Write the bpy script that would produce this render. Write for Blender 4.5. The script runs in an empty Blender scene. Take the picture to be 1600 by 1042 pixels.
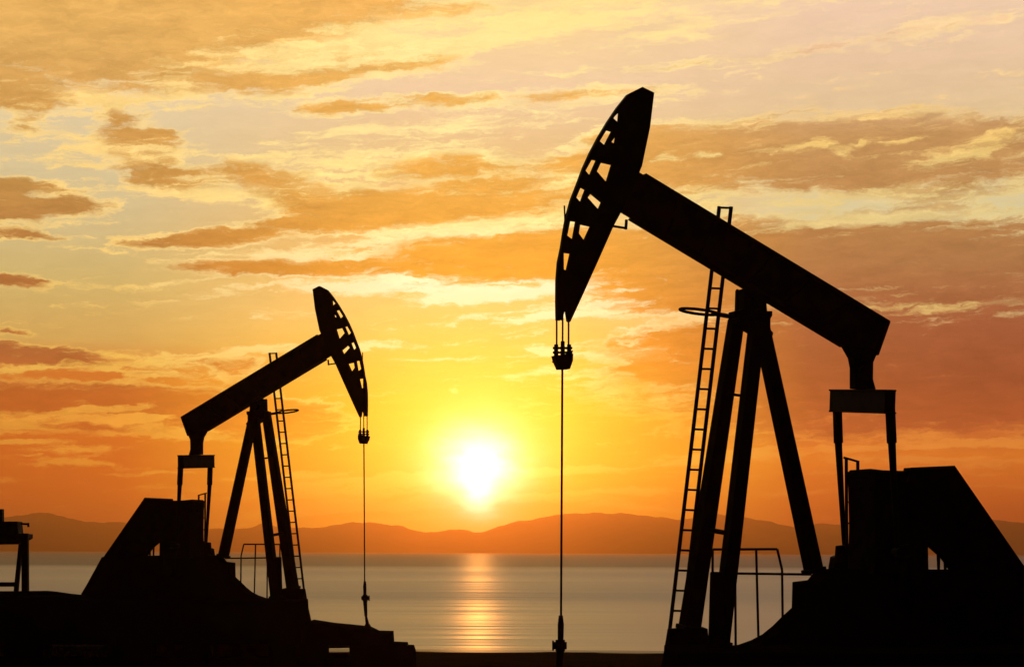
import bpy, bmesh, math, random
from mathutils import Vector, Matrix
from mathutils.geometry import tessellate_polygon
from mathutils import noise as mnoise
random.seed(4)
SC = bpy.context.scene
COL = SC.collection
R = math.radians

# ------------------------------------------------------------------ camera
F = 3111.0                       # focal length in photo pixels (70 mm on a 36 mm sensor, 1600 px wide)
CX, HY = 800.0, 862.5            # optical axis column, horizon row
EYE = Vector((0, 0, 3.4))
ROLL = R(0.22)
RT = Vector((math.cos(ROLL), 0, math.sin(ROLL)))
UP = Vector((-math.sin(ROLL), 0, math.cos(ROLL)))
FW = Vector((0, 1, 0))
cam = bpy.data.cameras.new('camera')
cam.lens = 36.0 * F / 1600.0
cam.sensor_width = 36.0
cam.shift_y = (HY - 521.0) / 1600.0
cam.clip_start = 0.1
cam.clip_end = 60000
co = bpy.data.objects.new('camera', cam)
COL.objects.link(co)
co.matrix_world = Matrix(((RT.x, UP.x, 0, EYE.x), (RT.y, UP.y, -1, EYE.y), (RT.z, UP.z, 0, EYE.z), (0, 0, 0, 1)))
SC.camera = co

def ray(px, py):
    return FW + RT * ((px - CX) / F) + UP * ((HY - py) / F)

def at(px, py, Y):
    d = ray(px, py)
    return EYE + d * (Y / d.y)

def azel(px, py):
    d = ray(px, py).normalized()
    return math.atan2(d.x, d.y) * F / 100, math.asin(d.z) * F / 100

# ------------------------------------------------------------------ materials
def s2l(c):
    return tuple((x / 255 / 12.92) if x / 255 <= 0.04045 else ((x / 255 + 0.055) / 1.055) ** 2.4 for x in c)

def mat(name, base, rough=0.6, var=0.35, scale=3.0, spec=0.3, metallic=0.0, bump=0.0, second=None):
    m = bpy.data.materials.new(name)
    m.use_nodes = True
    nt = m.node_tree
    b = nt.nodes['Principled BSDF']
    tc = nt.nodes.new('ShaderNodeTexCoord')
    n = nt.nodes.new('ShaderNodeTexNoise')
    n.inputs['Scale'].default_value = scale
    n.inputs['Detail'].default_value = 6
    nt.links.new(tc.outputs['Object'], n.inputs['Vector'])
    cr = nt.nodes.new('ShaderNodeValToRGB')
    e = cr.color_ramp.elements
    e[0].position, e[1].position = 0.35, 0.7
    e[0].color = tuple(x * (1 - var) for x in base) + (1,)
    sec = second or tuple(x * (1 + var) for x in base)
    e[1].color = tuple(sec) + (1,)
    nt.links.new(n.outputs['Fac'], cr.inputs['Fac'])
    nt.links.new(cr.outputs['Color'], b.inputs['Base Color'])
    b.inputs['Roughness'].default_value = rough
    b.inputs['Specular IOR Level'].default_value = spec
    b.inputs['Metallic'].default_value = metallic
    if bump:
        bp = nt.nodes.new('ShaderNodeBump')
        bp.inputs['Strength'].default_value = bump
        bp.inputs['Distance'].default_value = 0.02
        nt.links.new(n.outputs['Fac'], bp.inputs['Height'])
        nt.links.new(bp.outputs['Normal'], b.inputs['Normal'])
    return m

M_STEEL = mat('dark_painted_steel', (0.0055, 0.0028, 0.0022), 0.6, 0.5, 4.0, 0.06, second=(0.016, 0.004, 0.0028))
M_BEAM = mat('dark_red_brown_paint', (0.07, 0.012, 0.009), 0.55, 0.4, 3.0, 0.08, second=(0.13, 0.02, 0.012))
M_RUST = mat('rusty_steel', (0.025, 0.007, 0.004), 0.7, 0.5, 6.0, 0.08, second=(0.05, 0.012, 0.006))
M_CABLE = mat('wire_rope', (0.02, 0.012, 0.006), 0.5, 0.3, 20.0, 0.3)
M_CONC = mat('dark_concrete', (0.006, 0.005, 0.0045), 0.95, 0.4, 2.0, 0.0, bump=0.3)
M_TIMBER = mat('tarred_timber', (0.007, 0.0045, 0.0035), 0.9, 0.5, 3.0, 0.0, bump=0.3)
M_PIPE = mat('grey_pipe_paint', (0.45, 0.36, 0.34), 0.6, 0.3, 2.0, 0.2)
M_RED = mat('dull_red_paint', (0.55, 0.05, 0.07), 0.7, 0.4, 2.5, 0.2)

# ------------------------------------------------------------------ mesh helpers
class MB:
    def __init__(self):
        self.bm = bmesh.new()

    def poly_prism(self, near, far, holes_near=(), holes_far=()):
        bm = self.bm
        loops_n = [near] + list(holes_near)
        loops_f = [far] + list(holes_far)
        vn = [[bm.verts.new(p) for p in l] for l in loops_n]
        vf = [[bm.verts.new(p) for p in l] for l in loops_f]
        flat_n = [v for l in vn for v in l]
        flat_f = [v for l in vf for v in l]
        for a, b, c in tessellate_polygon(loops_n):
            for fl in (flat_n, flat_f):
                try:
                    bm.faces.new((fl[a], fl[b], fl[c]))
                except ValueError:
                    pass
        for ln, lf in zip(vn, vf):
            k = len(ln)
            for i in range(k):
                j = (i + 1) % k
                bm.faces.new((ln[i], ln[j], lf[j], lf[i]))
        return self

    def tube(self, p0, p1, r0, r1=None, n=12):
        r1 = r0 if r1 is None else r1
        p0, p1 = Vector(p0), Vector(p1)
        d = (p1 - p0).normalized()
        a = d.orthogonal().normalized()
        b = d.cross(a)
        bm = self.bm
        c0, c1 = [], []
        for i in range(n):
            t = 2 * math.pi * i / n
            o = a * math.cos(t) + b * math.sin(t)
            c0.append(bm.verts.new(p0 + o * r0))
            c1.append(bm.verts.new(p1 + o * r1))
        for i in range(n):
            j = (i + 1) % n
            bm.faces.new((c0[i], c0[j], c1[j], c1[i]))
        bm.faces.new(c0[::-1])
        bm.faces.new(c1)
        return self

    def path(self, pts, r, n=8):
        for a, b in zip(pts[:-1], pts[1:]):
            self.tube(a, b, r, r, n)
        return self

    def hexa(self, c8):
        """eight corners: bottom ring of four then top ring of four"""
        v = [self.bm.verts.new(p) for p in c8]
        for f in ((0, 3, 2, 1), (4, 5, 6, 7), (0, 1, 5, 4), (1, 2, 6, 5), (2, 3, 7, 6), (3, 0, 4, 7)):
            self.bm.faces.new([v[i] for i in f])
        return self

    def beam(self, p0, p1, wa, wb, side):
        """box beam from p0 to p1, half width wa along side, half thickness wb along the third axis"""
        p0, p1 = Vector(p0), Vector(p1)
        d = (p1 - p0).normalized()
        s = (side - d * side.dot(d)).normalized()
        t = d.cross(s)
        ring = lambda p: [p + s * wa + t * wb, p - s * wa + t * wb, p - s * wa - t * wb, p + s * wa - t * wb]
        return self.hexa(ring(p0) + ring(p1))

    def build(self, name, material, parent=None, smooth=False, bevel=0.0, origin=None):
        bm = self.bm
        bmesh.ops.recalc_face_normals(bm, faces=bm.faces[:])
        o0 = Vector((0, 0, 0))
        if parent is not None:
            q = parent
            while q is not None:
                o0 = o0 + q.location
                q = q.parent
        if origin is not None:
            o0 = o0 + Vector(origin) if parent is not None else Vector(origin)
        for v in bm.verts:
            v.co -= o0
        me = bpy.data.meshes.new(name)
        bm.to_mesh(me)
        bm.free()
        o = bpy.data.objects.new(name, me)
        COL.objects.link(o)
        me.materials.append(material)
        if smooth:
            for p in me.polygons:
                p.use_smooth = True
        if bevel:
            md = o.modifiers.new('edge', 'BEVEL')
            md.width = bevel
            md.segments = 2
            md.limit_method = 'ANGLE'
        if parent is not None:
            o.parent = parent
        elif origin is not None:
            o.location = origin
        return o

def tag(o, label=None, cat=None, group=None, kind=None):
    for k, v in (('label', label), ('category', cat), ('group', group), ('kind', kind)):
        if v:
            o[k] = v
    return o

def empty(name, loc):
    o = bpy.data.objects.new(name, None)
    o.empty_display_size = 0.5
    COL.objects.link(o)
    o.location = loc
    return o

# ------------------------------------------------------------------ pump jacks
SIN, COS = 0.375, 0.927
TAN = SIN / COS
Y_NEAR, K = 29.6, 0.559
Y_FAR = Y_NEAR / K

class Frame:
    """places design points (measured along the near jack) at a jack's own distance; the far one faces the other way"""
    def __init__(self, far):
        self.far = far
        self.Y = Y_FAR if far else Y_NEAR
        self.t = Vector((SIN if far else -SIN, COS, 0))     # across the beam, away from the shore road
        self.b = Vector((-COS if far else COS, SIN, 0))     # along the beam, head to tail

    def q(self, px, py, dy=0.0):
        if self.far:
            px, py = 1059.8 - K * px, 370.5 + K * py
        return at(px, py, self.Y + dy)

    def dyb(self, px):
        return (px - 1165.0) / 105.0 * TAN

    def m(self, px, py, w=0.0):
        return self.q(px, py, self.dyb(px)) + self.t * w

    def prism(self, mb, pts, w0, w1, holes=()):
        n = [self.m(x, y, w0) for x, y in pts]
        f = [self.m(x, y, w1) for x, y in pts]
        hn = [[self.m(x, y, w0) for x, y in h] for h in holes]
        hf = [[self.m(x, y, w1) for x, y in h] for h in holes]
        return mb.poly_prism(n, f, hn, hf)

    def block(self, mb, pts, d0, d1):
        """outline extruded straight away from the viewer road, depths d0..d1; keeps real (parallel) sides"""
        mid = (d0 + d1) / 2
        c = [self.q(x, y, mid) for x, y in pts]
        return mb.poly_prism([p + Vector((0, d0 - mid, 0)) for p in c], [p + Vector((0, d1 - mid, 0)) for p in c])

    def strip(self, mb, line, thick, w0, w1):
        """flat bar following a polyline, thick px to its right-hand side"""
        pts = list(line)
        off = []
        for i, (x, y) in enumerate(pts):
            x0, y0 = pts[max(i - 1, 0)]
            x1, y1 = pts[min(i + 1, len(pts) - 1)]
            l = math.hypot(x1 - x0, y1 - y0)
            nx, ny = -(y1 - y0) / l, (x1 - x0) / l
            off.append((x + nx * thick, y + ny * thick))
        for i in range(len(pts) - 1):
            self.prism(mb, [pts[i], pts[i + 1], off[i + 1], off[i]], w0, w1)
        return mb

ARC = [(874.5, 502), (869.5, 500), (869.0, 470), (869.3, 437.6), (871.5, 410), (876.5, 386), (880, 363), (884, 340), (891.5, 313),
       (901, 288.5), (910.5, 263), (921, 239.6), (934, 215), (948.7, 190.6), (964, 168), (980, 148)]
HEAD = ARC[1:] + [(1002, 137), (1020.5, 146), (1014, 200), (1001.5, 260), (985, 300), (970, 330), (957, 354), (933, 408), (910, 459), (889.5, 503.5),
                  (886.5, 502), (883, 480), (876, 501)]
HOLES = [[(966.8, 175.6), (957.6, 185.4), (965.4, 192.9)],
         [(946.7, 204.4), (954.8, 206.5), (943.8, 227.5), (936.6, 220.9)],
         [(962, 212.2), (960, 225.2), (954.8, 222.3)],
         [(923.7, 250.2), (930.9, 251.7), (920.8, 274.7), (914.4, 266.9)],
         [(938.6, 254.8), (954.8, 258.3), (946.7, 285.6), (932.3, 268.4)],
         [(906.4, 293.4), (913.6, 297.2), (906.4, 316.7), (900, 308.7)],
         [(923.1, 302.9), (938.6, 315.9), (933.7, 328), (917.9, 310.1)],
         [(890, 346.1), (899.2, 347.5), (894.3, 374.9), (885.6, 367.7)],
         [(905.8, 351.3), (921.4, 354.7), (911.6, 376.3), (904.1, 364.8)],
         [(879.6, 395.8), (890.5, 397.3), (884.8, 422.6), (879.9, 420.3)]]

def widen(h, dx):
    cx = sum(p[0] for p in h) / len(h)
    cy = sum(p[1] for p in h) / len(h)
    out = []
    for x, y in h:
        l = math.hypot(x - cx, y - cy)
        out.append((cx + (x - cx) * (1 + dx / l), cy + (y - cy) * (1 + dx / l)))
    return out

def pump_jack(far, label):
    f = Frame(far)
    P = 1 / 105.0
    root = empty('pump_jack', f.q(1165, 1012, 0))
    tag(root, label, 'pump jack', 'pump jacks standing on the shore')
    t, b = f.t, f.b
    Z = Vector((0, 0, 1))

    # horse head: two cut-out side plates, a curved wear plate and a back plate
    g = MB()
    hl = [widen(h, 1.3) for h in HOLES]
    f.prism(g, HEAD, -0.040, -0.028, hl)
    f.prism(g, HEAD, 0.028, 0.040, hl)
    f.strip(g, ARC[1:], 4.0, -0.045, 0.045)
    f.strip(g, [(980, 148.5), (1002, 137.5), (1020, 146.5)], 5.0, -0.027, 0.027)
    f.strip(g, [(1020, 147), (1013.5, 200), (1001, 260)], 5.0, -0.027, 0.027)
    f.strip(g, [(957, 354), (933, 408), (910, 459), (890, 502)], 5.0, -0.027, 0.027)
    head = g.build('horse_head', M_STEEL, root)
    g = MB()
    g.path([f.m(962, 352, .09), f.m(981, 355, .09)], .018)
    g.path([f.m(983, 342, .09), f.m(982, 357, .09)], .022)
    g.build('head_latch', M_STEEL, head)
    g = MB()
    g.tube(f.m(880.5, 322, -.03), f.m(881.5, 346, -.03), .012)
    g.build('guide_pin', M_STEEL, head)

    # walking beam: web, flanges, stiffeners, end plate
    g = MB()
    T0, T1 = (966, 250.5), (1384, 502.5)
    B0, B1 = (962, 327), (1319, 541.5)
    f.prism(g, [T0, T1, (1380, 521), (1368, 553), (1322, 543), B1, B0], -0.022, 0.022)
    lerp = lambda p, q_, s: (p[0] + (q_[0] - p[0]) * s, p[1] + (q_[1] - p[1]) * s)
    f.strip(g, [lerp(T0, T1, .09), T1], 5, -0.13, 0.13)
    f.strip(g, [B1, lerp(B0, B1, .07)], 5, -0.13, 0.13)
    for s in (.22, .36, .50, .57, .72, .86):
        p, r_ = lerp(T0, T1, s), lerp(B0, B1, s)
        f.prism(g, [(p[0] - 1, p[1] + 5), (p[0] + 1, p[1] + 5), (r_[0] + 1, r_[1] - 5), (r_[0] - 1, r_[1] - 5)], -0.115, 0.115)
    f.prism(g, [(1381.5, 503), (1384.5, 504), (1366, 556), (1363, 554)], -0.13, 0.13)
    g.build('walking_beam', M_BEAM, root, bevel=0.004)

    # tail bearing, equalizer, pitman arms
    g = MB()
    f.prism(g, [(1318, 540), (1368, 548), (1360, 567), (1359.5, 593), (1364, 609), (1332, 607), (1332, 574), (1329, 559)], -0.09, 0.09)
    g.tube(f.m(1346, 583, -.12), f.m(1346, 583, .12), .11, n=20)
    g.build('tail_bearing', M_STEEL, root, bevel=0.01)
    dm = f.dyb(1347)
    eA, eB = f.q(1304, 626, dm + 1.02), f.q(1391, 627.5, dm - 1.02)
    g = MB()
    g.beam(eA, eB, .165, .085, Z)
    g.beam(eA - Z * .165, eB - Z * .165, .013, .10, Z)
    g.beam(eA + Z * .165, eB + Z * .165, .013, .10, Z)
    g.build('equalizer', M_STEEL, root, bevel=0.006)
    for line, dd in (([(1308.0, 628), (1310, 692), (1319.5, 862)], .95), ([(1390.5, 630), (1393.5, 692), (1402, 862)], -.95)):
        g = MB()
        a0, a1, a2 = [f.q(x, y, dm + dd) for x, y in line]
        g.beam(a0, a1, .055, .05, b)
        g.tube(a1, a2, .058, .030, 12)
        g.tube(a2 - t * .08, a2 + t * .08, .06, n=16)
        g.build('pitman_arm', M_STEEL, root)

    # samson post: two front legs, one rear leg, cross pieces, saddle bearing
    legs = [((1150.5, 500), (1077, 984), .105, .142, .22, .55), ((1183, 505), (1125, 1009), .105, .115, -.22, -.55),
            ((1190, 512), (1272, 893), .105, .122, 0.05, f.dyb(1272))]
    ends = []
    for (p0, p1, r0, r1, d0, d1) in legs:
        a0, a1 = f.q(*p0, d0), f.q(*p1, d1)
        ends.append((a0, a1))
        g = MB()
        dirn = (a1 - a0).normalized()
        s = (b - dirn * b.dot(dirn)).normalized()
        u = dirn.cross(s)
        ring = lambda c, r: [c + s * r + u * r, c - s * r + u * r, c - s * r - u * r, c + s * r - u * r]
        k0, k1 = r0 * .93, r1 * .93
        g.hexa(ring(a0, k0) + ring(a1, k1))
        g.beam(a0.lerp(a1, .985), a1, k1 + .03, k1 + .03, b)
        g.build('samson_leg', M_STEEL, root, bevel=0.012)
    for s, r in ((.235, .022), (.672, .038)):
        g = MB()
        g.tube(ends[0][0].lerp(ends[0][1], s), ends[1][0].lerp(ends[1][1], s * .975), r)
        g.build('cross_brace', M_STEEL, root)
    g = MB()
    f.prism(g, [(1156, 452), (1190, 470), (1193, 512), (1192, 530), (1150, 505), (1150, 486), (1155, 484)], -.15, .15)
    g.tube(f.m(1174, 474, -.27), f.m(1174, 474, .27), .115, n=20)
    f.prism(g, [(1143, 487), (1157, 487), (1157, 497), (1143, 499)], -.1, .1)
    f.prism(g, [(1192, 487), (1202, 487), (1202, 494), (1199, 499), (1199, 516), (1203, 520), (1203, 525), (1192, 528)], -.1, .1)
    g.tube(f.m(1152, 452, 0), f.m(1152, 490, 0), .022)
    g.build('saddle_bearing', M_STEEL, root, bevel=0.008)

    # long ladder to the saddle with its hoop
    dl0, dl1 = .45, .80
    railA, railB = ((1124, 322.5), (1045.5, 992)), ((1142.5, 323), (1064.5, 992))
    g = MB()
    for ra in (railA, railB):
        g.beam(f.q(*ra[0], dl0), f.q(*ra[1], dl1), .021, .024, b)
    lad = g.build('ladder', M_RUST, root)
    y = 324.5
    while y < 985:
        g = MB()
        s = (y - 322.5) / 669.5
        dd = dl0 + (dl1 - dl0) * s
        xa = railA[0][0] + (railA[1][0] - railA[0][0]) * s
        xb = railB[0][0] + (railB[1][0] - railB[0][0]) * s
        g.tube(f.q(xa, y, dd), f.q(xb, y + .6, dd), .017, n=8)
        g.build('rung', M_RUST, lad)
        y += 31.45
    g = MB()
    loop = []
    for i in range(29):
        a = 2 * math.pi * i / 28
        ex, ey = 30 * math.cos(a), 3.6 * math.sin(a)
        loop.append(f.q(1092 + ex * .993 - ey * .12, 487 + ex * .12 + ey, .5 + .35 * math.sin(a)))
    g.path(loop, .023)
    g.tube(f.q(1112, 489.5, .45), f.q(1150, 496, .3), .035)
    g.build('work_hoop', M_RUST, root)

    # gear reducer on its pedestal
    g = MB()
    f.prism(g, [(1345, 735), (1396, 737), (1397, 800), (1398, 895), (1345, 895), (1347, 825)], -.38, .38)
    f.prism(g, [(1343, 733), (1362, 735), (1362, 746), (1343, 746)], -.30, .30)
    g.tube(f.m(1386, 872, -.9), f.m(1386, 872, .9), .055, n=16)
    for w in (-.28, 0, .28):
        f.prism(g, [(1342, 760), (1400, 760), (1401, 768), (1342, 768)], w - .02, w + .02)
    g.build('gear_reducer', M_STEEL, root, bevel=0.012)
    for w in (-.86, .86):
        g = MB()
        f.prism(g, [(1392, 862), (1392, 884), (1358, 893), (1352, 880), (1354, 852), (1372, 850)], w - .05, w + .05)
        ca = g.build('crank_arm', M_STEEL, root, bevel=0.01)
        g = MB()
        sg = 1 if w > 0 else -1
        f.prism(g, [(1356, 870), (1362, 867), (1376, 878), (1380, 935), (1362, 950), (1354, 930), (1353, 888)], w + sg * .055, w + sg * .25)
        g.build('counterweight', M_STEEL, ca, bevel=0.015)
    g = MB()
    GO = [(1418, 730.5), (1486, 727.5), (1598, 889), (1664, 997), (1395, 999), (1400, 800)]
    gh = [[(1444, 844), (1445, 889), (1470, 889), (1469, 866)], [(1474, 870), (1473.5, 889), (1487, 889)]]
    f.prism(g, GO, -.10, -.08, gh)
    f.prism(g, GO, .08, .10, gh)
    f.strip(g, [(1418, 731), (1486, 728), (1598, 889.5), (1663, 997)], 5, -.078, .078)
    g.build('belt_guard', M_STEEL, root)
    g = MB()
    f.prism(g, [(1142, 1013), (1143, 1010), (1163, 1007.5), (1184, 1000), (1201, 991), (1217, 978), (1231, 964), (1247, 949.5), (1248, 909), (1272, 906),
                (1284, 891), (1312, 887), (1340, 890), (1600, 893), (1660, 1002), (1660, 1013)], -.2, .2)
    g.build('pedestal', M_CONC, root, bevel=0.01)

    # short ladder by the reducer and the guard rail round the post
    dg = f.dyb(1331) + .45
    g = MB()
    g.beam(f.q(1322.3, 716, dg), f.q(1323, 858, dg), .018, .02, b)
    g.beam(f.q(1340.3, 719.5, dg), f.q(1340.5, 858, dg), .018, .02, b)
    g.tube(f.q(1318, 714.5, dg), f.q(1341, 721, dg), .018)
    for yy in (751, 784, 817, 850):
        g.tube(f.q(1322.5, yy, dg), f.q(1340.5, yy + .5, dg), .014)
    g.build('reducer_ladder', M_RUST, root)
    g = MB()
    dr = .75
    g.path([f.q(1113.5, 896, dr), f.q(1113.5, 858, dr), f.q(1214.5, 857.5, dr), f.q(1222, 890, dr), f.q(1223, 972, dr)], .019)
    g.path([f.q(1149, 895.5, dr), f.q(1268, 897, dr)], .019)
    gr = g.build('guard_rail', M_RUST, root)
    for x0, x1, yb in ((1148.5, 1149.5, 1010), (1181.5, 1185, 994)):
        g = MB()
        g.tube(f.q(x0, 857.5, dr), f.q(x1, yb, dr), .019, n=8)
        g.build('rail_post', M_RUST, gr)

    # footings
    g = MB()
    f.block(g, [(1046, 983), (1090, 979.5), (1102, 980), (1103, 991), (1108, 994), (1112, 1078), (1028, 1078), (1037, 1038)], .2, .95)
    g.build('leg_footing', M_CONC, root, bevel=0.02)
    g = MB()
    f.block(g, [(1112, 893), (1126, 893), (1139, 1005), (1147, 1009), (1160, 1078), (1088, 1078), (1092, 1010), (1109, 1004)], -.85, -.35)
    g.build('leg_footing', M_CONC, root, bevel=0.02)

    # bridle, carrier bar, polished rod
    g = MB()
    d0 = f.dyb(878.5)
    for x0, x1, w in ((869.8, 869.8, -.03), (879.2, 879.0, 0), (888.4, 888.4, .03)):
        c = MB()
        c.tube(f.q(x0, 478 if x0 == 879.2 else 498, d0), f.q(x1, 548, d0), .0135, n=8)
        c.build('bridle_cable', M_CABLE, root)
    for x in (869.0, 879.2, 889.2):
        top = 533 if x == 879.2 else 538
        g.tube(f.q(x, top, d0), f.q(x, 560, d0), .030, .034)
        for yy in (542, 549):
            g.tube(f.q(x, yy, d0), f.q(x, yy + 3.5, d0), .050)
    f.prism(g, [(864, 556), (893, 553), (892.5, 564), (888, 577), (872, 577.5), (866.5, 565)], -.07, .07)
    g.tube(f.q(862.5, 566, d0), f.q(895, 548, d0), .012)
    g.build('carrier_bar', M_STEEL, root, bevel=0.006)
    g = MB()
    g.tube(f.q(878.7, 575, d0), f.q(876.4, 1000, d0), .0165, n=10)
    g.build('polished_rod', M_CABLE, root)
    return f, root

def wellhead(f, label):
    d0 = f.dyb(878.5)
    base = f.q(875, 1092, d0)
    root = empty('wellhead', base)
    tag(root, label, 'wellhead', 'wellheads under the pump jacks')
    g = MB()
    g.tube(f.q(876.3, 961, d0), f.q(876.3, 975, d0), .030, .045, 14)
    g.tube(f.q(876.3, 975, d0), f.q(875.9, 1001, d0), .045, .042, 14)
    g.build('stuffing_box', M_RUST, root, True)
    g = MB()
    g.tube(f.q(864.5, 1008, d0), f.q(885.5, 1008, d0), .055, n=12)
    g.tube(f.q(875.4, 999, d0), f.q(875.4, 1017, d0), .068, n=14)
    g.tube(f.q(865.5, 1008, d0), f.q(862.8, 1008, d0), .075, n=12)
    g.build('valve_body', M_RUST, root)
    g = MB()
    g.tube(f.q(875.4, 1015, d0), f.q(873, 1058, d0), .056, .04, 14)
    g.tube(f.q(873, 1058, d0), f.q(869, 1080, d0), .03, .05, 14)
    g.tube(f.q(869, 1080, d0), f.q(868, 1096, d0), .06, .13, 14)
    g.build('well_pipe', M_RUST, root)
    return root

def platform(f, label):
    """raised platform of blocks and beams under a jack; outline measured on the far one"""
    r = lambda x, y: ((1059.8 - x) / K, (y - 370.5) / K)
    L = lambda pts: [r(x, y) for x, y in pts]
    base = f.q(*r(300, 1061), 0)
    base.z = 0
    root = empty('raised_platform', base)
    tag(root, label, 'platform', 'platforms under the pump jacks')
    g = MB()
    f.block(g, L([(-120, 929), (120, 931), (135, 937), (474, 937), (478, 1003), (-120, 1003)]), -2.4, 0)
    g.build('foundation', M_CONC, root)
    g = MB()
    f.block(g, L([(-118, 924), (48, 923), (70, 922.6), (86, 924), (106, 927), (125, 929), (140, 933), (140, 937.5), (-118, 938)]), .3, .8)
    g.build('kerb', M_TIMBER, root)
    g = MB()
    f.block(g, L([(484, 969.5), (516, 974.5), (567, 979.5), (576, 981), (588, 987), (611, 987.5), (612, 1004), (484, 1004)]), -2.0, .3)
    g.build('well_deck', M_TIMBER, root)
    g = MB()
    f.block(g, L([(611.5, 1003), (635, 1004), (636, 1008), (645, 1008.5), (648, 1017), (649, 1072), (553, 1072), (549, 1028), (549, 1003.5)]), -1.2, .1)
    g.build('end_block', M_CONC, root)
    for x0, x1 in ((470, 512), (423, 465), (290, 328), (172, 241), (12, 75), (-60, -10)):
        g = MB()
        f.block(g, L([(x0, 1003), (x1, 1003), (x1, 1072), (x0, 1072)]), -1.0, -.2)
        g.build('support_pier', M_CONC, root)
    g = MB()
    f.block(g, L([(-118, 1025), (550, 1026), (550, 1072), (-118, 1072)]), -.9, -.4)
    g.build('lower_beam', M_TIMBER, root)
    g = MB()
    f.block(g, L([(-118, 1000), (468, 1000), (468, 1036), (-118, 1036)]), .3, .36)
    f.block(g, L([(468, 1000), (570, 1000), (570, 1011.5), (468, 1012.5)]), .3, .36)
    f.block(g, L([(468, 1019.5), (570, 1017.5), (570, 1036), (468, 1036)]), .3, .36)
    g.build('back_panel', M_RED, root)
    g = MB()
    for x in range(82, 170, 9):
        g.tube(f.q(*r(x, 1006), .1), f.q(*r(x, 1026), .1), .03, n=8)
    g.tube(f.q(*r(76, 1010), .1), f.q(*r(171, 1009.5), .1), .035)
    g.tube(f.q(*r(98, 1016), .1), f.q(*r(168, 1015.5), .1), .05)
    g.build('pipe_rack', M_PIPE, root)
    return root

FN, jack_near = pump_jack(False, 'large near pump jack in black silhouette, its perforated horse head nodding toward the left')
wellhead(FN, 'wellhead with cross valve below the rod of the large near pump jack')
platform(FN, 'dark raised platform carrying the large near pump jack')
FF, jack_far = pump_jack(True, 'smaller far pump jack in black silhouette, its perforated horse head nodding toward the right')
wellhead(FF, 'slim wellhead with cross valve below the rod of the smaller far pump jack')
platform(FF, 'dark raised platform of beams and blocks carrying the smaller far pump jack')

# steel stand cut off by the left edge of the photo
def steel_stand():
    Yd = Y_FAR + .55
    d = .28
    def blk(mb, pts, d0=-d, d1=d):
        c = [at(x, y, Yd) for x, y in pts]
        return mb.poly_prism([p + Vector((0, d0, 0)) for p in c], [p + Vector((0, d1, 0)) for p in c])
    root = empty('steel_stand', at(20, 923, Yd))
    tag(root, 'dark steel stand with braced legs, cut off by the left edge of the photo', 'stand')
    g = blk(MB(), [(-60, 815), (31, 814.5), (32, 826), (33, 833), (47.5, 834), (47.5, 841), (30, 850), (-60, 851)])
    g.build('top_frame', M_STEEL, root, bevel=.01)
    g = blk(MB(), [(37, 833), (47, 833), (47.5, 924), (37.5, 924)], -.28, -.12)
    g.build('leg', M_STEEL, root, bevel=.006)
    g = blk(MB(), [(29, 848), (34.5, 848), (27.5, 924), (21, 924)], .0, .14)
    g.build('leg', M_STEEL, root, bevel=.006)
    g = blk(MB(), [(-58, 848), (-48, 848), (-48, 924), (-58, 924)], -.28, -.12)
    g.build('leg', M_STEEL, root, bevel=.006)
    g = blk(MB(), [(-58, 909.5), (24, 909), (24, 916), (-58, 916.5)], .02, .12)
    g.build('lower_rail', M_STEEL, root)
    g = blk(MB(), [(-8, 796), (4.8, 795), (5.2, 816), (-8, 816)], -.1, .1)
    g.build('upright', M_STEEL, root)
    g = MB()
    g.tube(at(33, 818, Yd), at(45, 818.6, Yd), .03)
    g.tube(at(44, 816.5, Yd), at(44.4, 823, Yd), .03)
    g.build('spigot', M_STEEL, root)
steel_stand()

# ------------------------------------------------------------------ ground, water, hills
WATER_Z = -0.45
def ground_z(x, y):
    shore = 77.5 + 1.6 * math.sin(x * .05 + 1.0) - x * .12
    s = (y - (shore - 16)) / 16
    if s <= 0:
        z = 0.0
    else:
        z = -0.45 * s ** 1.3
    n = mnoise.noise(Vector((x * .25, y * .25, 3))) * .05 + mnoise.noise(Vector((x * 1.1, y * 1.1, 7))) * .02
    fade = max(0.0, min(1.0, (shore - y) / 6 + .15))
    return max(z, -2.0) + n * fade

def grid(name, xs, ys, zf, material, kind='structure', smooth=True):
    vs = [(x, y, zf(x, y)) for y in ys for x in xs]
    nx = len(xs)
    fs = []
    for j in range(len(ys) - 1):
        for i in range(nx - 1):
            a = j * nx + i
            fs.append((a, a + 1, a + nx + 1, a + nx))
    me = bpy.data.meshes.new(name)
    me.from_pydata(vs, [], fs)
    me.update()
    if smooth:
        for p in me.polygons:
            p.use_smooth = True
    me.materials.append(material)
    o = bpy.data.objects.new(name, me)
    COL.objects.link(o)
    o['kind'] = kind
    return o

def frange(a, b, s):
    r = []
    while a < b - 1e-6:
        r.append(a)
        a += s
    return r + [b]

XS = [-5000, -2000, -600, -200, -90] + frange(-60, 60, .75) + [90, 200, 600, 2000, 5000]
YS = [-200, -60, -20, 0, 20] + frange(40, 100, .6) + [130, 200, 600, 2000, 5000, 9400]

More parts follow.
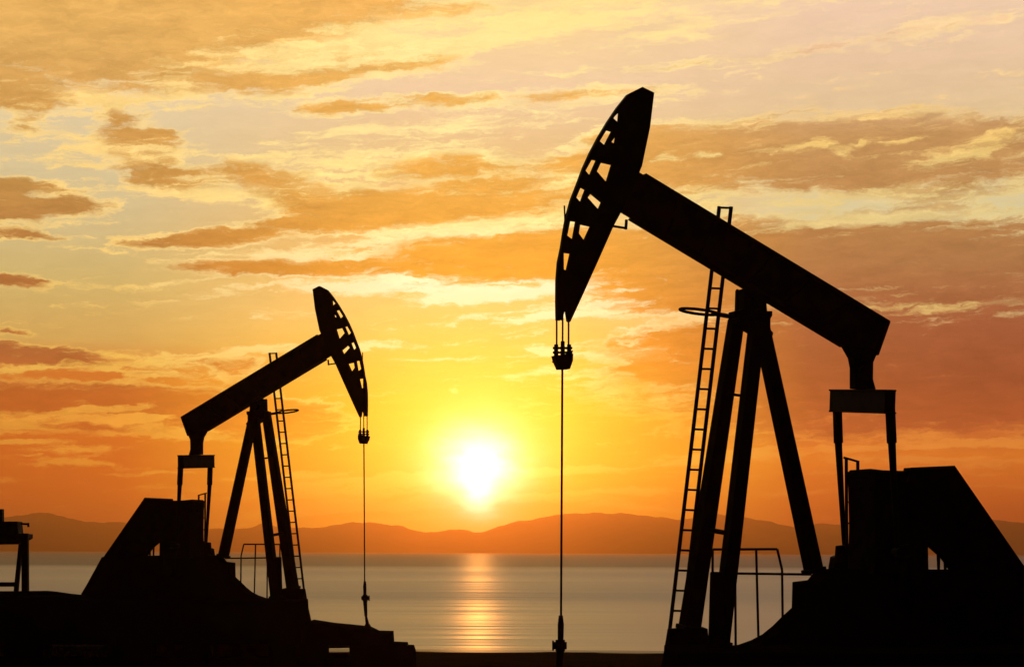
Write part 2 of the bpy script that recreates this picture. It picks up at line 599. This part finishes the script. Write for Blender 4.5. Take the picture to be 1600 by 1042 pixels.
def sand():
    m = bpy.data.materials.new('dark_shore_sand')
    m.use_nodes = True
    nt = m.node_tree
    b = nt.nodes['Principled BSDF']
    geo = nt.nodes.new('ShaderNodeNewGeometry')
    sep = nt.nodes.new('ShaderNodeSeparateXYZ')
    nt.links.new(geo.outputs['Position'], sep.inputs[0])
    n = nt.nodes.new('ShaderNodeTexNoise')
    n.inputs['Scale'].default_value = .8
    n.inputs['Detail'].default_value = 8
    nt.links.new(geo.outputs['Position'], n.inputs['Vector'])
    cr = nt.nodes.new('ShaderNodeValToRGB')
    cr.color_ramp.elements[0].color = (.016, .010, .006, 1)
    cr.color_ramp.elements[1].color = (.045, .028, .016, 1)
    nt.links.new(n.outputs['Fac'], cr.inputs['Fac'])
    nt.links.new(cr.outputs['Color'], b.inputs['Base Color'])
    mr = nt.nodes.new('ShaderNodeMapRange')
    mr.inputs['From Min'].default_value = -.45
    mr.inputs['From Max'].default_value = -.22
    mr.inputs['To Min'].default_value = .35
    mr.inputs['To Max'].default_value = .0
    nt.links.new(sep.outputs['Z'], mr.inputs['Value'])
    nt.links.new(mr.outputs['Result'], b.inputs['Specular IOR Level'])
    b.inputs['Roughness'].default_value = .45
    bp = nt.nodes.new('ShaderNodeBump')
    bp.inputs['Strength'].default_value = .4
    bp.inputs['Distance'].default_value = .05
    nt.links.new(n.outputs['Fac'], bp.inputs['Height'])
    nt.links.new(bp.outputs['Normal'], b.inputs['Normal'])
    return m
grid('ground', XS, YS, ground_z, sand())

def water_mat():
    m = bpy.data.materials.new('calm_sea_water')
    m.use_nodes = True
    nt = m.node_tree
    N, Lk = nt.nodes.new, nt.links.new
    b = nt.nodes['Principled BSDF']
    b.inputs['Base Color'].default_value = (.20, .155, .10, 1)
    b.inputs['IOR'].default_value = 1.33
    b.inputs['Specular IOR Level'].default_value = .5
    geo = N('ShaderNodeNewGeometry')
    def wave(sx, sy, detail):
        mp = N('ShaderNodeMapping')
        mp.inputs['Scale'].default_value = (sx, sy, 1)
        Lk(geo.outputs['Position'], mp.inputs['Vector'])
        n = N('ShaderNodeTexNoise')
        n.inputs['Scale'].default_value = 1
        n.inputs['Detail'].default_value = detail
        Lk(mp.outputs['Vector'], n.inputs['Vector'])
        return n.outputs['Fac']
    a = wave(.035, .20, 2.5)
    c = wave(.006, .035, 4)
    ad = N('ShaderNodeMath'); ad.operation = 'MULTIPLY_ADD'
    Lk(c, ad.inputs[0]); ad.inputs[1].default_value = 4.0; Lk(a, ad.inputs[2])
    bp = N('ShaderNodeBump')
    bp.inputs['Strength'].default_value = 1.0
    bp.inputs['Distance'].default_value = .32
    Lk(ad.outputs[0], bp.inputs['Height'])
    Lk(bp.outputs['Normal'], b.inputs['Normal'])
    sp = N('ShaderNodeSeparateXYZ')
    Lk(geo.outputs['Position'], sp.inputs[0])
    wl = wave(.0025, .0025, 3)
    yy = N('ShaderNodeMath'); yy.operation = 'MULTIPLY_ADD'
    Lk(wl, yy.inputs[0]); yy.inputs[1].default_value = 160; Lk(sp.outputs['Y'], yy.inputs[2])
    far_ = N('ShaderNodeMapRange'); far_.interpolation_type = 'SMOOTHSTEP'      # ruffled water beyond a wind line; its dimmer reflection is put into the colour
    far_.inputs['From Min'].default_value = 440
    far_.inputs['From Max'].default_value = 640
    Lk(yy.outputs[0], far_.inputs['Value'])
    st = N('ShaderNodeMapRange')
    st.inputs['To Min'].default_value = 1.0
    st.inputs['To Max'].default_value = .6
    Lk(far_.outputs['Result'], st.inputs['Value'])
    Lk(st.outputs['Result'], bp.inputs['Strength'])
    lanes = wave(.0009, .010, 3)
    mr = N('ShaderNodeMapRange')
    mr.inputs['From Min'].default_value = .35
    mr.inputs['From Max'].default_value = .65
    mr.inputs['To Min'].default_value = .36
    mr.inputs['To Max'].default_value = .46
    Lk(lanes, mr.inputs['Value'])
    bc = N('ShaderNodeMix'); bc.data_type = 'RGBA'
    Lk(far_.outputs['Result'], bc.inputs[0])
    bc.inputs[6].default_value = (.50, .40, .30, 1); bc.inputs[7].default_value = (.08, .055, .045, 1)  # milky near water; far band darkened in place of its weaker reflection
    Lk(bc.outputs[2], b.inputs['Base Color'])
    rm = N('ShaderNodeMix')
    Lk(far_.outputs['Result'], rm.inputs[0]); Lk(mr.outputs['Result'], rm.inputs[2]); rm.inputs[3].default_value = .42
    Lk(rm.outputs[0], b.inputs['Roughness'])
    sm = N('ShaderNodeMix')
    Lk(far_.outputs['Result'], sm.inputs[0]); sm.inputs[2].default_value = .75; sm.inputs[3].default_value = .10
    Lk(sm.outputs[0], b.inputs['Specular IOR Level'])
    return m
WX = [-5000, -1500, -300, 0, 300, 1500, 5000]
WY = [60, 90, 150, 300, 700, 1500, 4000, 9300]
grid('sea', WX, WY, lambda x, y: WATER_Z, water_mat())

RIDGE = [(-700, 818), (-400, 806), (-150, 815), (-40, 812), (9, 808), (17, 806.7), (40, 804), (62, 801.5), (80, 803), (96, 806.7), (130, 812), (162, 817), (186, 815.5), (215, 819),
         (260, 824), (338, 826), (387, 825.5), (407, 818.5), (428, 822.6), (468, 824.5), (488, 825), (520, 821), (555, 816), (580, 815), (604, 817), (633, 824),
         (659, 831), (680, 831), (705, 827.5), (727, 828.5), (742, 832), (760, 829), (780, 822), (805, 815), (832, 810), (858, 806), (885, 803), (912, 801.5), (937, 800), (965, 800.5), (985, 803), (1007, 805.5),
         (1035, 808.5), (1060, 811), (1090, 808), (1116, 804), (1140, 805), (1162, 808), (1200, 815), (1239, 821), (1278, 819), (1316, 819.5), (1380, 824), (1440, 820), (1490, 814), (1547, 810.5),
         (1586, 815), (1620, 819), (1750, 810), (2000, 822), (2400, 812)]
YR = 8900.0
RX = [at(px, py, YR) for px, py in RIDGE]
def ridge(x):
    if x <= RX[0].x: return RX[0].z
    for p, q_ in zip(RX[:-1], RX[1:]):
        if x <= q_.x:
            s = (x - p.x) / (q_.x - p.x)
            return p.z + (q_.z - p.z) * s
    return RX[-1].z
def hill_z(x, y):
    d = (y - YR) / (620.0 if y < YR else 380.0)
    prof = max(0.0, 1 - abs(d)) ** .85
    n = mnoise.fractal(Vector((x * .0022, y * .0022, 5)), 1.0, 2.0, 5)
    h = ridge(x)
    bump = n * .16 * h * min(1.0, abs(d) * 3)
    h += mnoise.noise(Vector((x * .006, 2, 4))) * 9 + mnoise.noise(Vector((x * .017, 5, 4))) * 6 + mnoise.noise(Vector((x * .04, 5, 9))) * 3
    return max(-1.5, (h + bump) * prof - (1.5 if abs(d) >= 1 else 0)) + mnoise.noise(Vector((x * .02, y * .02, 1))) * 1.2 * (1 - abs(d))
HX = frange(-4200, 4200, 9)
HY_ = frange(8280, 8900, 31) + frange(8925, 9280, 50)
M_HILL = mat('scrub_hillside', (.05, .045, .03), 1.0, .5, .006, 0.0, second=(.10, .08, .05))
grid('hills', HX, HY_, hill_z, M_HILL)

# ------------------------------------------------------------------ haze
HAZE = True
if HAZE:
    g = MB()
    x0, x1, y0, y1, z0, z1 = -5200, 5200, -230, 9600, -3.2, 232
    g.hexa([(x0, y0, z0), (x1, y0, z0), (x1, y1, z0), (x0, y1, z0), (x0, y0, z1), (x1, y0, z1), (x1, y1, z1), (x0, y1, z1)])
    m = bpy.data.materials.new('evening_haze')
    m.use_nodes = True
    nt = m.node_tree
    nt.nodes.remove(nt.nodes['Principled BSDF'])
    v = nt.nodes.new('ShaderNodeVolumePrincipled')
    v.inputs['Color'].default_value = (1.0, .50, .20, 1)
    v.inputs['Density'].default_value = 1.6e-4
    v.inputs['Anisotropy'].default_value = .9
    nt.links.new(v.outputs['Volume'], nt.nodes['Material Output'].inputs['Volume'])
    hz = g.build('haze', m)
    hz['kind'] = 'stuff'

# ------------------------------------------------------------------ sun
SUN_PX = (748, 733)
sd = ray(*SUN_PX).normalized()
sl = bpy.data.lights.new('sun', 'SUN')
sl.energy = .14
sl.angle = R(.5)
sl.color = (1.0, .36, .07)
so = bpy.data.objects.new('sun', sl)
COL.objects.link(so)
so.location = (0, 60, 40)
so.rotation_euler = (-sd).to_track_quat('-Z', 'Y').to_euler()
SUN_EL = math.asin(sd.z)
SUN_AZ = math.atan2(sd.x, sd.y)

# ------------------------------------------------------------------ sky (world)
W = bpy.data.worlds.new('World')
SC.world = W
W.use_nodes = True
W.cycles.sampling_method = 'MANUAL'
W.cycles.sample_map_resolution = 512
nt = W.node_tree
nt.nodes.clear()
def N(t, **kw):
    n = nt.nodes.new(t)
    for k, v in kw.items():
        setattr(n, k, v)
    return n
def put(sock, v):
    if hasattr(v, 'node'):
        nt.links.new(v, sock)
    else:
        sock.default_value = v
def math_(op, a, b=None, c=None, clamp=False):
    n = N('ShaderNodeMath', operation=op, use_clamp=clamp)
    put(n.inputs[0], a)
    if b is not None: put(n.inputs[1], b)
    if c is not None: put(n.inputs[2], c)
    return n.outputs[0]
def smooth(x, a, b):
    n = N('ShaderNodeMapRange', interpolation_type='SMOOTHSTEP')
    put(n.inputs['Value'], x)
    n.inputs['From Min'].default_value = a
    n.inputs['From Max'].default_value = b
    return n.outputs['Result']
def lin(x, a, b, c=0.0, d=1.0):
    n = N('ShaderNodeMapRange')
    put(n.inputs['Value'], x)
    for k, v in zip(('From Min', 'From Max', 'To Min', 'To Max'), (a, b, c, d)):
        n.inputs[k].default_value = v
    return n.outputs['Result']
def mixc(f, a, b, op='MIX'):
    n = N('ShaderNodeMix', data_type='RGBA', blend_type=op)
    put(n.inputs[0], f)
    put(n.inputs[6], a)
    put(n.inputs[7], b)
    return n.outputs[2]
def comb(x, y):
    n = N('ShaderNodeCombineXYZ')
    put(n.inputs[0], x)
    put(n.inputs[1], y)
    return n.outputs[0]
def vmath(op, a, b):
    n = N('ShaderNodeVectorMath', operation=op)
    put(n.inputs[0], a)
    put(n.inputs[1], b)
    return n.outputs[0]
def noise(vec, sx, sy, detail=5, rough=.55, rot=0.0, off=(0, 0), color=False):
    mp = N('ShaderNodeMapping')
    mp.inputs['Scale'].default_value = (sx, sy, 1)
    mp.inputs['Rotation'].default_value = (0, 0, 0)
    mp.inputs['Location'].default_value = (off[0], off[1], 0)
    v = vec
    if rot:
        m0 = N('ShaderNodeMapping')
        m0.inputs['Rotation'].default_value = (0, 0, R(rot))
        put(m0.inputs['Vector'], vec)
        v = m0.outputs[0]
    put(mp.inputs['Vector'], v)
    n = N('ShaderNodeTexNoise')
    n.inputs['Scale'].default_value = 1
    n.inputs['Detail'].default_value = detail
    n.inputs['Roughness'].default_value = rough
    put(n.inputs['Vector'], mp.outputs[0])
    return n.outputs['Color' if color else 'Fac']

tc = N('ShaderNodeTexCoord')
nrm = N('ShaderNodeVectorMath', operation='NORMALIZE')
nt.links.new(tc.outputs['Generated'], nrm.inputs[0])
sx = N('ShaderNodeSeparateXYZ')
nt.links.new(nrm.outputs[0], sx.inputs[0])
az = math_('ARCTAN2', sx.outputs[0], sx.outputs[1])
el = math_('ARCSINE', sx.outputs[2])
u = math_('MULTIPLY', az, F / 100)
v = math_('MULTIPLY', el, F / 100)          # elevation and azimuth in units of 1.84 degrees
uv = comb(u, v)

# turbulence that frays the cloud edges
w1 = noise(uv, .55, 1.5, 3, .5, 0, (3, 1), True)
w2 = noise(uv, 2.0, 5.0, 4, .6, 0, (9, 4), True)
d1 = vmath('MULTIPLY', vmath('SUBTRACT', w1, (.5, .5, .5)), (.7, .17, 0))
d2 = vmath('MULTIPLY', vmath('SUBTRACT', w2, (.5, .5, .5)), (.75, .15, 0))
w3 = noise(uv, 4.5, 11.0, 4, .6, 0, (1, 8), True)
d3 = vmath('MULTIPLY', vmath('SUBTRACT', w3, (.5, .5, .5)), (.34, .11, 0))
wuv = vmath('ADD', uv, vmath('ADD', d3, vmath('ADD', d1, d2)))

CLOUDS = [  # photo column, row, half length, half height (px), tilt, optical thickness
    # thick banks
    (60, 45, 560, 130, 1, 2.1), (330, 20, 330, 110, -3, 1.3), (560, 8, 260, 50, 6, 1.2), (700, 18, 120, 18, 9, .9),
    (610, 93, 190, 34, 3, 1.7), (430, 130, 170, 24, 2, 1.4), (520, 170, 120, 18, 4, 1.2), (640, 160, 170, 18, 3, 1.3), (900, 155, 260, 22, 3, .9),
    (210, 212, 90, 46, -8, 2.0), (255, 275, 110, 34, -12, 1.8), (410, 280, 120, 40, -8, 1.7), (40, 195, 110, 22, -2, 1.0), (20, 140, 90, 40, -10, 1.0),
    (20, 315, 165, 44, 2, 2.3), (20, 366, 90, 11, 0, 1.6), (10, 438, 90, 17, -3, 1.9),
    (330, 373, 220, 18, 5, 1.7), (430, 352, 130, 10, 2, .9), (560, 328, 190, 45, -2, 1.9), (760, 318, 260, 44, 3, 1.9), (520, 352, 120, 14, 0, 1.4),
    (780, 400, 300, 55, 4, 2.1), (440, 418, 240, 20, 1, 1.8), (690, 435, 130, 20, 0, 1.5), (900, 395, 200, 45, 2, 1.3), (700, 262, 220, 34, 2, 1.3),
    (1060, 415, 240, 105, 0, 1.7), (1010, 470, 130, 30, 6, 1.0),
    (1200, 240, 380, 75, 3, 2.0), (1480, 250, 300, 85, 4, 1.9), (1000, 235, 180, 50, 4, 1.3),
    (1420, 410, 480, 88, 3, 2.5), (1200, 395, 220, 70, 0, 1.4),
    (1480, 575, 620, 135, 2, 2.9), (1150, 560, 240, 60, -3, 1.3), (1000, 535, 130, 20, 4, .9),
    (45, 553, 200, 22, -4, 2.2), (265, 561, 110, 10, 4, 1.5), (230, 583, 90, 9, -2, .9), (337, 574, 50, 18, -20, .9), (388, 573, 44, 22, 0, .9),
    (90, 634, 520, 52, -2, 2.4), (330, 645, 260, 50, -3, 1.6), (15, 520, 70, 8, -4, 1.1),
    (1290, 72, 180, 14, 9, .8), (1480, 45, 220, 18, 9, .75), (1060, 100, 140, 12, 6, .7),
]
STREAKS = [
    (700, 45, 420, 60, 8, 0.62), (560, 75, 300, 40, 6, 0.50), (930, 30, 360, 50, 9, 0.55), (1150, 25, 260, 30, 9, 0.50), (1060, 55, 240, 18, 8, 0.40),
    (420, 95, 260, 30, 5, 0.50), (330, 160, 220, 26, 3, 0.55), (760, 190, 360, 22, 4, 0.62), (580, 210, 220, 20, 4, 0.50), (640, 235, 300, 24, 5, 0.50),
    (110, 145, 180, 20, -6, 0.45), (130, 225, 220, 36, -3, 0.55), (60, 255, 200, 18, 2, 0.45), (280, 305, 200, 18, -4, 0.55), (330, 240, 200, 22, 3, 0.40),
    (400, 300, 260, 30, -2, 0.45), (500, 265, 180, 40, 0, 0.50), (120, 345, 90, 10, 12, 0.40), (330, 395, 300, 16, 0, 0.55), (500, 395, 200, 18, 5, 0.60),
    (640, 362, 330, 18, 5, 0.65), (800, 352, 260, 18, 3, 0.70), (700, 455, 380, 24, -2, 0.75), (600, 440, 200, 22, 4, 0.70), (830, 450, 200, 20, 6, 0.60), (700, 472, 130, 14, 2, 0.60),
    (150, 448, 190, 8, 2, 0.50), (300, 440, 150, 8, 6, 0.45), (330, 462, 130, 9, 2, 0.45), (170, 395, 160, 7, -6, 0.50), (60, 395, 90, 6, 0, 0.30), (250, 355, 90, 12, 0, 0.25),
    (600, 540, 150, 15, 3, 0.70), (660, 560, 170, 8, 1, 0.55), (630, 604, 120, 8, 2, 0.45), (830, 546, 70, 16, 2, 0.75), (920, 552, 120, 16, -4, 0.75), (800, 590, 120, 10, 5, 0.50), (722, 609, 26, 14, 0, 0.60),
    (790, 520, 90, 7, 8, 0.50), (900, 487, 170, 18, 5, 0.65), (1010, 545, 120, 20, -14, 0.55), (850, 575, 150, 12, -3, 0.50), (860, 498, 120, 10, 4, 0.60),
    (1260, 352, 230, 16, 4, 0.65), (1450, 338, 240, 15, 3, 0.65), (1330, 310, 200, 22, 8, 0.50), (1480, 300, 200, 30, 3, 0.40), (1240, 316, 120, 22, 3, 0.40),
    (1480, 482, 240, 10, 4, 0.70), (1350, 478, 120, 8, 0, 0.60), (1200, 480, 120, 14, 4, 0.45), (1560, 215, 120, 14, 10, 0.40),
    (60, 575, 200, 12, 2, 0.65), (210, 562, 120, 26, -6, 0.60), (330, 556, 220, 14, 6, 0.60), (240, 580, 160, 10, 3, 0.50), (440, 548, 150, 16, 4, 0.60), (60, 592, 120, 8, 0, 0.30),
    (300, 498, 50, 7, 7, 0.45), (200, 515, 30, 8, 0, 0.30), (50, 517, 60, 7, -6, 0.40), (60, 651, 190, 20, 3, 1.10), (200, 660, 200, 12, -4, 1.02), (40, 690, 120, 8, 0, 0.89), (110, 700, 140, 8, 2, 0.89), (270, 680, 120, 14, -2, 1.02), (140, 722, 120, 8, -6, 0.77),
    (700, 745, 300, 14, 3, 1.10), (560, 760, 260, 20, 4, 1.10), (640, 790, 240, 16, 2, 1.10), (480, 790, 160, 20, 10, 1.10), (850, 735, 220, 10, 1, 1.10), (1000, 790, 200, 14, -2, 0.77),
    (430, 745, 130, 9, 3, 0.77), (250, 765, 160, 8, 2, 0.63), (1500, 695, 420, 9, 2, 1.10), (1250, 705, 300, 10, 3, 1.10), (1450, 720, 260, 14, 0, 0.77), (1100, 722, 180, 8, 2, 0.89), (1240, 770, 200, 10, 2, 0.63), (1550, 760, 200, 10, -2, 0.51),
    (1110, 243, 50, 10, 4, 0.60), (1185, 240, 46, 12, -6, 0.60), (1248, 232, 60, 13, 10, 0.65), (1300, 236, 36, 16, -30, 0.60), (1345, 222, 50, 12, 20, 0.55), (1040, 250, 44, 16, 0, 0.50),
    (1475, 244, 90, 30, 4, 0.60), (1545, 232, 60, 30, 12, 0.60), (1420, 216, 90, 9, 8, 0.50), (1390, 180, 160, 8, 4, 0.45), (1130, 200, 70, 6, 2, 0.50),
    (720, 770, 200, 12, -3, 0.90), (620, 810, 150, 10, 2, 0.83), (930, 770, 160, 12, 4, 0.75),
    (1350, 700, 420, 6, 2, .9), (1560, 688, 200, 6, 1, .9), (1520, 740, 240, 8, 0, .6), (1480, 790, 260, 8, 1, .5), (1150, 745, 160, 9, 2, .6), (1060, 765, 180, 9, 0, .6),
    (100, 645, 150, 9, 6, .8), (60, 668, 160, 8, -4, .7), (215, 655, 90, 8, 2, .8), (230, 740, 160, 7, 3, .5), (90, 770, 200, 7, 0, .4), (430, 705, 130, 8, 3, .5), (500, 735, 150, 8, 2, .6),
]
def field(blobs):
  T = None
  for (cx, cy, rx, ry, ang, amp) in blobs:
    cu, cv = azel(cx, cy)
    mp = N('ShaderNodeMapping', vector_type='TEXTURE')
    mp.inputs['Location'].default_value = (cu, cv, 0)
    mp.inputs['Rotation'].default_value = (0, 0, R(ang))
    mp.inputs['Scale'].default_value = (rx / 100, ry / 100, 1)
    nt.links.new(wuv, mp.inputs['Vector'])
    gr = N('ShaderNodeTexGradient', gradient_type='SPHERICAL')
    nt.links.new(mp.outputs[0], gr.inputs[0])
    T = math_('MULTIPLY', gr.outputs['Fac'], amp) if T is None else math_('MULTIPLY_ADD', gr.outputs['Fac'], amp, T)
  return T
T = field(CLOUDS)
B = field(STREAKS)

streak = noise(wuv, .42, 3.4, 6, .62, -4, (2, 7))
puff = noise(wuv, 3.2, 7.0, 6, .66, 0, (5, 2))
s1 = math_('SUBTRACT', streak, .5)
s2 = math_('SUBTRACT', puff, .5)
fine = noise(wuv, 1.1, 9.0, 7, .70, -4, (4, 3))
s3 = math_('SUBTRACT', fine, .5)
deep = math_('MULTIPLY', math_('MAXIMUM', math_('SUBTRACT', T, 1.15), 0.0), .55)
T = math_('ADD', math_('MINIMUM', T, .95), deep)
T = math_('MULTIPLY_ADD', s1, 1.6, T)
T = math_('MULTIPLY_ADD', s2, .8, T)
T = math_('MULTIPLY_ADD', s3, 1.7, T)
B = math_('MINIMUM', B, .75)
B = math_('MULTIPLY_ADD', s1, 1.3, B)
B = math_('MULTIPLY_ADD', s3, 1.7, B)
B = math_('MULTIPLY_ADD', s2, .8, B)

def ramp3(cols):
    out = []
    for stops in cols:
        cr = N('ShaderNodeValToRGB')
        put(cr.inputs[0], vn)
        e = cr.color_ramp.elements
        st = sorted((((HY - y) / 900.0), c) for y, c in stops)
        e[0].position, e[1].position = st[0][0], st[-1][0]
        e[0].color, e[1].color = s2l(st[0][1]) + (1,), s2l(st[-1][1]) + (1,)
        for p, c in st[1:-1]:
            k = e.new(p)
            k.color = s2l(c) + (1,)
        out.append(cr.outputs[0])
    a = mixc(wL, out[1], out[0])
    return mixc(wR, a, out[2])

vn = math_('DIVIDE', v, 9.0)
wL = lin(u, -1.5, -6.0)
wR = lin(u, .8, 4.6)
clear = ramp3([
    [(0, (232, 195, 130)), (180, (222, 205, 165)), (340, (205, 192, 145)), (450, (202, 182, 115)), (540, (208, 172, 95)), (590, (205, 115, 45)), (700, (214, 104, 34)), (780, (224, 100, 32)), (855, (190, 88, 42))],
    [(0, (248, 215, 145)), (150, (236, 205, 165)), (260, (226, 192, 132)), (400, (240, 185, 95)), (480, (252, 208, 120)), (560, (253, 205, 85)), (640, (255, 205, 50)), (760, (253, 205, 40)), (830, (252, 180, 32)), (860, (245, 140, 30))],
    [(0, (238, 205, 178)), (130, (226, 196, 160)), (220, (220, 195, 150)), (345, (214, 206, 160)), (480, (216, 200, 150)), (560, (190, 105, 55)), (680, (200, 96, 46)), (710, (238, 130, 44)), (780, (230, 104, 38)), (835, (205, 80, 38))]])
bright = ramp3([
    [(0, (250, 205, 120)), (180, (255, 220, 138)), (340, (252, 218, 138)), (480, (240, 205, 115)), (565, (240, 196, 92)), (650, (240, 168, 66)), (770, (250, 158, 52)), (855, (232, 125, 42))],
    [(0, (255, 230, 145)), (190, (255, 236, 165)), (330, (255, 238, 150)), (450, (255, 252, 205)), (550, (255, 246, 170)), (650, (255, 238, 90)), (770, (255, 228, 70)), (855, (252, 160, 40))],
    [(0, (252, 222, 165)), (130, (248, 216, 158)), (235, (238, 200, 118)), (335, (226, 206, 140)), (480, (222, 192, 118)), (600, (205, 125, 68)), (700, (248, 152, 62)), (800, (244, 128, 48)), (855, (215, 98, 45))]])
dark = ramp3([
    [(0, (232, 180, 98)), (110, (216, 168, 94)), (210, (203, 153, 82)), (320, (184, 138, 74)), (440, (165, 108, 58)), (555, (165, 98, 55)), (625, (180, 90, 38)), (760, (212, 102, 36)), (855, (190, 90, 42))],
    [(0, (236, 176, 92)), (120, (233, 178, 92)), (320, (226, 166, 74)), (410, (230, 160, 58)), (560, (250, 160, 45)), (700, (253, 185, 40)), (800, (246, 142, 30)), (855, (240, 125, 30))],
    [(0, (236, 190, 152)), (120, (226, 186, 145)), (230, (188, 145, 92)), (330, (176, 130, 78)), (420, (163, 115, 72)), (500, (150, 86, 58)), (600, (148, 74, 46)), (680, (178, 84, 46)), (780, (218, 104, 44)), (855, (200, 88, 45))]])

patch = lin(noise(uv, .9, 1.6, 4, .6, 0, (12, 5)), .38, .62, .25, 1.0)
sky = mixc(math_('MULTIPLY', smooth(T, .12, .50), patch), clear, bright)
sky = mixc(smooth(T, .44, 1.02), sky, dark)
sky = mixc(smooth(B, .22, .78), sky, bright)
# uneven thickness inside the banks
shade = lin(noise(wuv, 1.3, 5.0, 8, .72, -3, (1, 1)), .3, .7, .80, 1.22)
shade = math_('MULTIPLY_ADD', math_('SUBTRACT', shade, 1.0), lin(smooth(T, .2, .9), 0, 1, .3, 1.0), 1.10)
vm = N('ShaderNodeVectorMath', operation='SCALE')
nt.links.new(sky, vm.inputs[0])
nt.links.new(shade, vm.inputs['Scale'])
sky = vm.outputs[0]

# the low sun: burnt-out disc, its glare, the broken lower edge behind cloud
su, sv = azel(748, 732)
def dist(cu, cv, rx, ry, src=None):
    mp = N('ShaderNodeMapping', vector_type='TEXTURE')
    mp.inputs['Location'].default_value = (cu, cv, 0)
    mp.inputs['Scale'].default_value = (rx, ry, 1)
    nt.links.new(src or uv, mp.inputs['Vector'])
    n = N('ShaderNodeVectorMath', operation='LENGTH')
    nt.links.new(mp.outputs[0], n.inputs[0])
    return n.outputs['Value']
def glow(cu, cv, rx, ry, power, src=None):
    d = dist(cu, cv, rx, ry, src)
    return math_('POWER', 2.718, math_('MULTIPLY', math_('POWER', d, power), -1.0))
fray = vmath('ADD', uv, vmath('MULTIPLY', vmath('SUBTRACT', w2, (.5, .5, .5)), (.3, .2, 0)))
def add_glow(sky, fac, col, k):
    c = N('ShaderNodeVectorMath', operation='SCALE')
    c.inputs[0].default_value = col
    nt.links.new(math_('MULTIPLY', fac, k), c.inputs['Scale'])
    return vmath('ADD', sky, c.outputs[0])
sky = add_glow(sky, glow(su, sv, .50, .47, 1.7, fray), (1.0, .97, .84), 3.6)
tu, tv = azel(747, 775)
sky = add_glow(sky, glow(tu, tv, .22, .27, 2.2, fray), (1.0, .98, .85), 2.2)
sky = add_glow(sky, glow(su, sv, 1.15, 1.0, 1.35), (1.0, .84, .20), 1.15)
sky = add_glow(sky, glow(su, sv + .2, 2.9, 2.2, 1.5), (1.0, .54, .004), .6)

# the rest of the dome: dusk sky (Nishita), far darker than the west
nish = N('ShaderNodeTexSky', sky_type='NISHITA')
nish.sun_disc = False
nish.sun_elevation = SUN_EL
nish.sun_rotation = SUN_AZ
nish.altitude = 0
nish.dust_density = 3
dusk = N('ShaderNodeVectorMath', operation='SCALE')
nt.links.new(nish.outputs[0], dusk.inputs[0])
dusk.inputs['Scale'].default_value = .014
side = smooth(math_('ABSOLUTE', u), 9.5, 22)
high = smooth(v, 20, 48)
away = math_('MAXIMUM', side, high)
sky = mixc(smooth(v, 10, 20), sky, tuple(x * 1.25 for x in s2l((214, 197, 172))) + (1,))
final = mixc(away, sky, dusk.outputs[0])
bg = N('ShaderNodeBackground')
nt.links.new(final, bg.inputs['Color'])
bg.inputs['Strength'].default_value = 1.0
out = N('ShaderNodeOutputWorld')
nt.links.new(bg.outputs[0], out.inputs['Surface'])

# ------------------------------------------------------------------ output
SC.view_settings.view_transform = 'Standard'
SC.view_settings.look = 'None'
SC.view_settings.exposure = 0
SC.view_settings.gamma = 1
SC.render.engine = 'CYCLES'
SC.cycles.max_bounces = 6
SC.cycles.volume_bounces = 0
